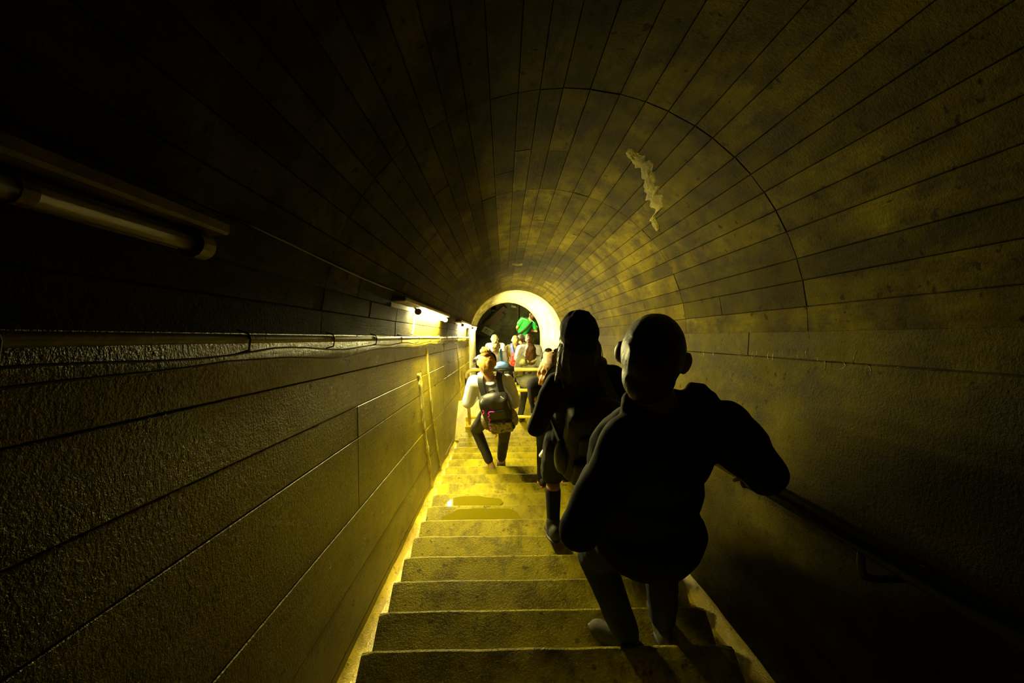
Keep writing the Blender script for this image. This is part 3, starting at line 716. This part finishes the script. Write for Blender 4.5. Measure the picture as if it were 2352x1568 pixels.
man, JM = person('man in a black jacket and jeans stepping down closest to the camera', 1.82, mp, 0, build=1.05, lean=-.152,
    pose=dict(head=(.015, .03, 1.615), neck=(.03, -.01, 1.455), shL=msl, shR=(.215, -.02, 1.405), elL=mll, wrL=(-.11, .10, 1.10), elR=mel, wrR=mwr,
              knL=(-.15, .11, .47), anL=(-.05, -.08, .085), knR=(.12, .10, .50), anR=(.13, .0, .06), hipL=(-.08, 0, .90), hipR=(.11, 0, .90)),
    head=(-17, 10, 0), vox=.007, skin='skin_shaded', shirt='jacket', shirt_fat=.014, sleeve=.97, trousers='jeans', leg_fat=.018, leg_to=.96, shoe='shoe_olive', toes=dict(L=(-.85, .55, -.05), R=(.1, 1, -.35)),
    hand_dir=dict(L=(.8, .5, .2), pL=(0, .4, 1), R=tuple(DD+DX*.15), pR=tuple(-DN)), curl=(45, 62), hair=crown('hair_dark', r=(.079, .100, .098), extra=(), wobble=.001), extra_shirt=man_extra, shirt_name='jacket', legs_name='jeans')
fL = JM['fL']
for i in range(7):
    bm = bmesh.new(); yy = .035+i*.016; zt = .022-.010*i
    tube(bm, smooth_path([fL(-.034, yy-.008, zt-.030), fL(-.015, yy+.004, zt-.004), fL(.015, yy-.004, zt-.002), fL(.034, yy+.008, zt-.028)], 4), .0035, 6); link('lace', bm, 'lace', JM['soL'], True)

# --- woman with a beanie
wp = V((0, nose(5)[0]-.10, nose(5)[1])); wp.x = onz(1302, 1180, wp.z).x
def beanie(root, J, hd, HS, Rh):
    blob('beanie', [('e', hd(0, -.012, .045), (.092*HS, .112*HS, .105*HS), Rh), ('e', hd(0, -.02, .0), (.088*HS, .107*HS, .06*HS), Rh), ('c', hd(.0, -.03, .12), hd(.015, -.05, .150), .05*HS, .02*HS)], 'black_cloth', root, vox=.007, it=3, wob=.005, wscale=20)
    pr = []; rnd = random.Random(3)
    for i in range(26):
        q = math.pi*(1.0+i/25) ; x, y = math.cos(q)*.08, math.sin(q)*.085-.01; ln = rnd.uniform(.17, .24)
        pts = smooth_path([hd(x, y, .01), hd(x*1.15+rnd.uniform(-.01, .01), y*1.1, -.08), hd(x*1.15+rnd.uniform(-.02, .02), y*1.05-.01, -ln)], 3)
        for a, b in zip(pts[:-1], pts[1:]): pr.append(('c', a, b, .013*HS, .011*HS, 6, 1))
    blob('hair', pr, 'hair_dark', root, vox=.007, it=1)
    for sx in (-1, 1):
        for i in range(7):
            bm = bmesh.new(); x = sx*(.086+.006*rnd.random()); tube(bm, smooth_path([hd(x, -.01-.01*i, 0), hd(x*1.12+rnd.uniform(-.006, .02)*sx, -.01-.01*i, -.07), hd(x*1.05+rnd.uniform(-.02, .02), -.015*i, -.16-.03*rnd.random())], 4), .0018, 4)
            link('hair_strand', bm, 'hair_brown', root, True)
woman, JW = person('woman in a black beanie and black shorts and top with a dark backpack', 1.86, wp, 0, vox=.007, lean=-.065, build=.88, skin='skin_shaded',
    pose=dict(pelvis=(.02, 0, .97), waist=(.02, .01, 1.12), chest=(.02, .01, 1.30), neck=(.03, 0, 1.48), head=(.02, .03, 1.64), shL=(-.090, .0, 1.385), shR=(.20, 0, 1.43), elL=(-.20, -.07, 1.13), wrL=(-.11, .13, 1.08), elR=(.26, -.02, 1.17), wrR=(.2, .16, 1.05),
              hipL=(-.07, 0, .93), hipR=(.11, 0, .93), knL=(-.10, .09, .53), anL=(-.12, -.15, .31), knR=(.13, .14, .48), anR=(.13, .05, .085)),
    head=(8, 8, 0), shirt='black_cloth', shirt_fat=.011, sleeve=.55, trousers='black_cloth', leg_to=.5, leg_fat=.014, shoe='shoe_dark', toes=dict(L=(-.05, .75, -.65)), curl=(55, 45), hand_dir=dict(L=(.5, .6, .2), pL=(.3, .1, -1)),
    hair=beanie, shirt_name='top', legs_name='shorts')
for sd in 'LR':
    kn, an = JW['kn'+sd], JW['an'+sd]; blob('long_sock', [('c', kn*.66+an*.34, an, .054, .042)], 'black_cloth', woman, vox=.009, it=3)
for f, so in ((JW['fL'], JW['soL']), (JW['fR'], JW['soR'])):
    for (x, y, z) in ((-.034, .0, -.03), (.030, .01, -.01), (.034, -.02, -.03), (.022, -.05, -.02)):
        bm = bmesh.new(); ellipsoid(bm, f(x*1.12, y, z), (.010, .022, .009)); link('trim', bm, 'orange', so, True)
# socks-like black band below the knee is the cropped hem; bracelet on the wrist
bm = bmesh.new(); a, b = JW['wrL'], JW['elL']; ax_ = (a-b).normalized(); x_, y_, _ = frame(ax_)
for off in (.0, .014): tube(bm, [a-ax_*(.012+off)+(x_*math.cos(q)+y_*math.sin(q))*.031 for q in [2*math.pi*k/16 for k in range(17)]], .0028, 6, False)
link('bracelet', bm, 'trim_white', woman, True)
def pack(label, person_root, J, back, size, mat, edge='pack_edge', strap='pack_black', z0=None, pocket=None, name='backpack', tilt=(0, 0, 0), piping=True, camo_=False):
    """a backpack: its own thing; back = centre offset behind the chest in the wearer's axes"""
    S = J['S']; r = empty(name, person_root.location, person_root.rotation_euler.z, label=label, category='backpack'); Rk = J['Rt'] @ rot(*tilt)
    c = J['chest']+V(back)*S; w_, d_, h_ = (v*S for v in size); P = lambda x, y, z: c+Rk @ V((x*w_, y*d_, z*h_))
    blob('bag', [('b', c, (w_, d_, h_), Rk, min(w_, d_, h_)*.38, 3), ('e', P(0, 0, .36), (w_*.48, d_*.5, h_*.24), Rk), ('e', P(0, -.1, -.30), (w_*.53, d_*.6, h_*.26), Rk)], mat, r, vox=.009, it=5, wob=.006, wscale=14)
    blob('pocket', [('b', P(.03, -.5, -.26), (w_*.78, d_*.45, h_*.34), Rk, .02*S, 3)], pocket or mat, r, vox=.008, it=5, wob=.004, wscale=14)
    blob('upper_pocket', [('b', P(.03, -.46, .12), (w_*.70, d_*.3, h_*.26), Rk, .02*S, 3)], mat, r, vox=.008, it=5, wob=.004, wscale=14)
    for sx in (-1, 1):
        blob('side_pocket', [('e', P(sx*.50, -.05, -.2), (w_*.14, d_*.42, h_*.24), Rk)], pocket or mat, r, vox=.009, it=3)
        shd = J['shL' if sx < 0 else 'shR']; nk = J['neck']; mid = shd*.55+nk*.45
        pts = smooth_path([P(sx*.30, .35, .42), mid+V((0, -.075*S, .045*S)), mid+V((0, -.01, .085*S)), mid+V((sx*.01*S, .085*S, .03*S)), J['chest']+V((sx*.13, .125, .03))*S, J['waist']+V((sx*.155, .09, .03))*S, P(sx*.42, .4, -.35)], 5)
        bm = bmesh.new(); prev = None
        for i, p in enumerate(pts):
            tn = (pts[min(i+1, len(pts)-1)]-pts[max(i-1, 0)]).normalized(); cen = J['chest']*.5+J['neck']*.5; cen.z = min(p.z, J['chest'].z); out_ = (p-cen); out_ = (out_-tn*out_.dot(tn)).normalized(); sd_ = tn.cross(out_)
            hw = .030*S if i < 22 else .014*S; cur = [bm.verts.new(p+sd_*a_*hw+out_*b_*.006) for a_, b_ in ((-1, -1), (1, -1), (1, 1), (-1, 1))]
            if prev: [bm.faces.new((prev[k], prev[(k+1) % 4], cur[(k+1) % 4], cur[k])) for k in range(4)]
            else: bm.faces.new(cur[::-1])
            prev = cur
        bm.faces.new(prev); link('strap', bm, strap, r)
        if piping:
            bm = bmesh.new(); tube(bm, [P(sx*.47, -.30, z_) for z_ in (-.40, -.2, .0, .2, .38)]+[P(sx*.30, -.28, .56)], .004*S, 6); link('piping', bm, edge, r, True)
    bm = bmesh.new(); tube(bm, smooth_path([P(-.1, .3, .50), P(-.08, .25, .60), P(.08, .25, .60), P(.1, .3, .50)]), .007*S, 6); link('haul_loop', bm, strap, r, True)
    return r, P
wpk, PP = pack('large dark backpack on the back of the woman in the beanie', woman, JW, (.07, -.23, -.11), (.31, .16, .46), 'pack_black', edge='black_cloth', tilt=(0, 4, 3))
# small dark pouch held at her left side
hb = JW['wrL']+V((-.03, .0, -.14)); r = empty('pouch', woman.location, 0, label='small black pouch hanging at the left hip of the woman in the beanie', category='bag')
blob('bag', [('b', hb, (.11, .05, .17), None, .02, 3)], 'pack_black', r, vox=.007, it=3)
bm = bmesh.new(); tube(bm, smooth_path([hb+V((-.03, 0, .08)), JW['wrL']+V((-.01, .05, -.015)), hb+V((.03, 0, .08))]), .005, 6); link('strap', bm, 'pack_black', r, True)
bm = bmesh.new(); tube(bm, [hb+V((.035, -.03, .06)), hb+V((.03, -.032, -.02))], .002, 5); link('zip_pull', bm, 'steel', r)

# --- girl with bun and backpack
gp = V((0, nose(11)[0]-.15, nose(11)[1])); gp.x = onz(1139, 1040, gp.z).x
def bun(root, J, hd, HS, Rh):
    blob('hair', [('e', hd(0, -.028, .030), (.084*HS, .103*HS, .103*HS), Rh), ('e', hd(0, -.06, -.02), (.062*HS, .045*HS, .05*HS), Rh)], 'hair_gold', root, vox=.007, it=2, wob=.006, wscale=40)
    pr = []
    for i in range(9):
        q = i*.9; pr.append(('c', hd(-.02+.034*math.cos(q), -.04+.032*math.sin(q), .145+.014*math.sin(i*2.1)), hd(-.02+.036*math.cos(q+1.2), -.04+.034*math.sin(q+1.2), .16+.014*math.cos(i*1.7)), .022*HS, .018*HS, 8, 2))
    pr += [('c', hd(-.04, -.05, .12), hd(-.085, -.05, .105), .012*HS, .006*HS, 6, 2)]
    blob('hair_bun', pr, 'hair_gold', root, vox=.006, it=1, wob=.005, wscale=60)
    bm = bmesh.new(); tube(bm, smooth_path([hd(.086*math.sin(q)*1.04, -.01+.02*math.sin(q), .03+.094*math.cos(q)*1.05) for q in [math.radians(a) for a in (5, 35, 60, 90, 115)]], 4), .010*HS, 8); link('hair_band', bm, 'black_cloth', root, True)
def neckline(J, S, hd, HS):
    return [('c', J['neck']+V((.06*math.cos(q), .055*math.sin(q)-.02, -.005))*S, J['neck']+V((.06*math.cos(q+.5), .055*math.sin(q+.5)-.02, -.005))*S, .014, .014, 6, 2) for q in [k*.5236 for k in range(12)]]
girl, JG = person('girl with a golden hair bun and white shirt, seen from behind on the stairs', 1.64, gp, 0, vox=.007, build=.94,
    pose=dict(head=(-.065, .03, 1.60), neck=(-.035, -.01, 1.44), chest=(-.01, 0, 1.27), shL=(-.19, 0, 1.39), shR=(.135, 0, 1.40), elL=(-.26, -.03, 1.14), wrL=(-.17, .16, 1.08), elR=(.21, -.02, 1.13), wrR=(.20, .12, .95),
              pelvis=(.02, 0, .95), hipL=(-.07, 0, .92), hipR=(.11, 0, .92), knL=(-.215, .14, .55), anL=(-.02, -.11, .12), knR=(.10, .06, .49), anR=(.06, .0, .085)),
    head=(5, 14, 6), shirt='white_cloth', sleeve=.98, trousers='leggings', leg_fat=.010, leg_to=.86, shoe='shoe_brown', toes=dict(L=(-.75, .6, -.1)), hair=bun, extra_shirt=neckline, legs_name='leggings')
gpk, PG = pack('black and camouflage backpack with pink zip pulls on the bun-haired girl', girl, JG, (.05, -.205, -.10), (.29, .15, .44), 'pack_black', pocket='pack_camo', tilt=(0, 2, -6))
for x, y, z in ((-.38, -.55, .32), (-.22, -.70, .26), (-.26, -.70, .10), (-.28, -.85, -.10), (-.20, -.80, -.36)):
    p = PG(x, y, z); bm = bmesh.new(); tube(bm, smooth_path([p, p+V((.012, -.006, -.018)), p+V((.0, -.006, -.04))]), .005, 6); link('zip_pull', bm, 'pink', gpk, True)
p = PG(-.2, -.70, .28); bm = bmesh.new(); tube(bm, smooth_path([p, p+V((.02, 0, .012)), p+V((.05, 0, .008))]), .005, 6); link('zip_pull', bm, 'pink', gpk, True)

# --- woman with long straight hair past the landing edge
def long_hair(mat, ln=.42, wavy=0, seed=1, spread=1.15, part=True):
    def f(root, J, hd, HS, Rh):
        pr = [('e', hd(0, -.022, .034), (.085*HS, .105*HS, .100*HS), Rh)]; rnd = random.Random(seed)
        for i in range(22):
            q = math.pi*(.93+1.14*i/21); x, y = math.cos(q)*.082, math.sin(q)*.088-.01; L = ln*rnd.uniform(.85, 1.05); ph = rnd.random()*6
            h0 = hd(x*.9, y*.9, .04); pts = [h0]
            for k in range(1, 8):
                t_ = k/7; wv = wavy*.022*math.sin(ph+t_*9); back_ = -.025*math.sin(t_*3)
                pts.append(h0+V((x*(spread-1)*t_*1.5+wv, back_+wavy*.012*math.cos(ph+t_*8), -L*t_)))
            for a, b in zip(pts[:-1], pts[1:]): pr.append(('c', a, b, .021*HS, .018*HS, 6, 1))
        blob('hair', pr, mat, root, vox=.008, it=1, wob=.004, wscale=45)
    return f
hw, JH = person('woman with long straight brown hair and a pale green scarf behind the barrier', 1.37, place(1219, 791, 1.37, Y=BY+.21), 0,
    pose=dict(wrL=(-.24, .05, .98), elL=(-.24, -.06, 1.16), knL=(-.09, .02, .52), anL=(-.16, -.16, .10)), head=(-6, 8, 0), shirt='grey_cloth', trousers='leggings', shoe='shoe_brown', hair=long_hair('hair_brown', .52, spread=1.3),
    extra_shirt=lambda J, S, hd, HS: [('e', J['pelvis'], (.19, .16, .16))])
S = JH['S']; pr = []
for i in range(14):
    q = i/13; a = JH['neck']+V((-.10-.05*math.sin(q*3), -.06-.03*math.cos(q*9), .02-.30*q)); pr.append(('c', a, a+V((.05*math.sin(q*14), .02, -.05)), .04*(1-q*.4), .035*(1-q*.4), 8, 2))
for i in range(10):
    q = 2*math.pi*i/10; pr.append(('c', JH['neck']+V((.095*math.cos(q), .075*math.sin(q)+.02, -.02)), JH['neck']+V((.095*math.cos(q+.63), .075*math.sin(q+.63)+.02, -.01)), .028, .028, 8, 2))
blob('scarf', pr, 'scarf', None, vox=.008, it=2, wob=.012, wscale=16, label='pale green scarf draped round the long-haired woman behind the barrier', category='scarf').location = hw.location

# --- woman with wavy hair and sunglasses pushed up, half hidden by the beanie
sw_, JS = person('woman with long wavy hair and sunglasses pushed up, half hidden by the beanie woman', 1.60, place(1308, 803, 1.62, Y=nose(9)[0]-.08), 0, lean=-.085,
    pose=dict(elL=(-.16, .03, 1.15), wrL=(-.08, .18, 1.02), knL=(-.11, .05, .52), anL=(-.15, -.12, .20)), head=(-10, 10, -4), shirt='black_cloth', trousers='black_cloth', shoe='shoe_black', toes=dict(L=(.05, .8, -.55)), hair=long_hair('hair_wavy', .44, 1, 5, 1.45))
r = empty('sunglasses', sw_.location, 0, label='black sunglasses pushed up on the wavy-haired woman', category='sunglasses'); hd = JS['hd']
bm = bmesh.new()
tube(bm, smooth_path([hd(-.092, -.05, .055), hd(-.094, .0, .075), hd(-.07, .065, .098), hd(0, .082, .10), hd(.07, .065, .098), hd(.094, 0, .075), hd(.092, -.05, .055)]), .0032, 6); link('frame', bm, 'black_band', r, True)
for q in (-1, 1):
    bm = bmesh.new(); ellipsoid(bm, hd(q*.038, .076, .105), (.030, .008, .022)); link('lens', bm, 'glass', r, True)
bm = bmesh.new(); rbox(bm, (0, 0, 0), (.06, .03, .10), None, .012, 2)
o = link('tissue', bm, 'white_cloth', None, True, label='crumpled white cloth held low beside the beanie woman', category='cloth'); o.location = at(1249, 1040, 3.95); o.rotation_euler = (.2, .3, .4)

# --- the group farther down
man2, J2 = person('young man with short brown hair in a white shirt just below the landing', 1.38, place(1217, 761, 1.40, Y=5.8), 0, head=(6, 6, -4), shirt='white_cloth', sleeve=.42, build=1.08, trousers='black_cloth', shoe='shoe_black', pose=dict(elL=(-.26, -.05, 1.16), wrL=(-.24, .05, .93)),
    hair=crown('hair_brown', extra=[('e', (0, -.01, .07), (.082, .095, .07))]))
boy, JB = person('boy with short blond hair and a red backpack on the lower flight', 1.41, place(1184, 768, 1.41, Y=7.1), 0, kid=True, head=(4, 4, 0), shirt='olive_cloth', sleeve=.4, trousers='black_cloth', hair=crown('hair_blond', r=(.081, .100, .099)))
pb, _ = pack('small red backpack with blue straps on the blond boy', boy, JB, (.015, -.19, -.10), (.24, .13, .38), 'red_cloth', strap='blue_cloth', edge='blue_cloth')
kid, JK = person('child with curly hair, white shirt and blue bag on the lower flight', 1.25, place(1139, 783, 1.25, Y=6.0), 0, kid=True, head=(-8, 8, 0), shirt='white_cloth', sleeve=.4, trousers='black_cloth',
    hair=crown('hair_blond', r=(.092, .110, .108), wobble=.022, extra=[('e', (0, -.05, -.02), (.08, .07, .07))]))
S = JK['S']; r = empty('shoulder_bag', kid.location, 0, label='rounded pale blue bag worn low on the curly-haired child', category='bag')
c = JK['waist']+V((.09, -.17, .10)); blob('bag', [('e', c, (.12, .075, .075)), ('e', c+V((0, .0, -.03)), (.11, .07, .07))], 'pale_blue', r, vox=.008, it=4)
bm = bmesh.new(); tube(bm, [c+V((.113*math.cos(q), -.012, .075*math.sin(q)-.012)) for q in [math.pi+.1+k*.29 for k in range(11)]], .008, 6); link('lower_panel', bm, 'blue_cloth', r, True)
for sx, m in ((-1, 'blue_cloth'), (1, 'teal_cloth')):
    sh_ = JK['shL' if sx < 0 else 'shR']; mid = sh_*.7+JK['neck']*.3
    bm = bmesh.new(); tube(bm, smooth_path([c+V((sx*.09, .04, .03)), JK['chest']+V((sx*.10, -.115, .0)), mid+V((0, -.06, .055)), mid+V((0, .02, .07)), mid+V((0, .09, 0))]), .018, 8); link('strap', bm, m, r, True)
kid2, _ = person('child with blond hair and white shirt, farthest in the queue', 1.34, place(1136, 768, 1.34, Y=7.0), 0, kid=True, shirt='white_cloth', sleeve=.4, trousers='black_cloth', hair=crown('hair_blond'), pose=dict(shR=(.19, 0, 1.42)))
pal, _ = person('dark-haired person in a camouflage shirt close beside the blond boy', 1.42, place(1196, 763, 1.42, Y=7.6), 0, shirt='camo_shirt', trousers='black_cloth', hair=crown('hair_dark'), skin='skin', head=(60, 0, 0))
gy = 9.75; gz = ZCH
tgt = onz(1212, 745, 0)
grn, JR = person('person in a green jersey with a black shoulder strap beyond the arch', 1.66, V((ony(1201, 800, 9.47).x, 9.47, ZCH)), 0,
    pose=dict(pelvis=(-.03, 0, .93), waist=(.0, .01, 1.08), chest=(.06, .03, 1.24), neck=(.16, .05, 1.39), head=(.235, .09, 1.50), shL=(-.04, .03, 1.42), shR=(.28, .04, 1.28), elL=(-.17, -.05, 1.22), wrL=(-.16, .1, 1.04), elR=(.36, .02, 1.04), wrR=(.28, .16, .95)),
    head=(0, 10, 30), shirt='green_cloth', sleeve=.3, trousers='black_cloth', hair=crown('hair_brown'), vox=.009)
bm = bmesh.new(); pts = smooth_path([JR['shR']+V((-.04, -.03, .07)), JR['chest']+V((.06, -.135, .05)), JR['waist']+V((-.06, -.14, .02)), JR['pelvis']+V((-.14, -.06, .03))]); tube(bm, pts, .022, 8)
o = link('shoulder_strap', bm, 'pack_black', None, True, label='black strap slung across the back of the green jersey', category='strap'); o.location = grn.location
for sd, q in (('L', -1), ('R', 1)):
    bm = bmesh.new(); a = JR['neck']+V((q*.05, -.06, .03)); b = JR['sh'+sd]; e = JR['el'+sd]; m_ = b+(e-b)*.5
    tube(bm, smooth_path([a, b+V((0, -.045, .055)), m_+V((q*.06, -.03, .02))]), .008, 6); link('piping', bm, 'trim_white', grn, True)
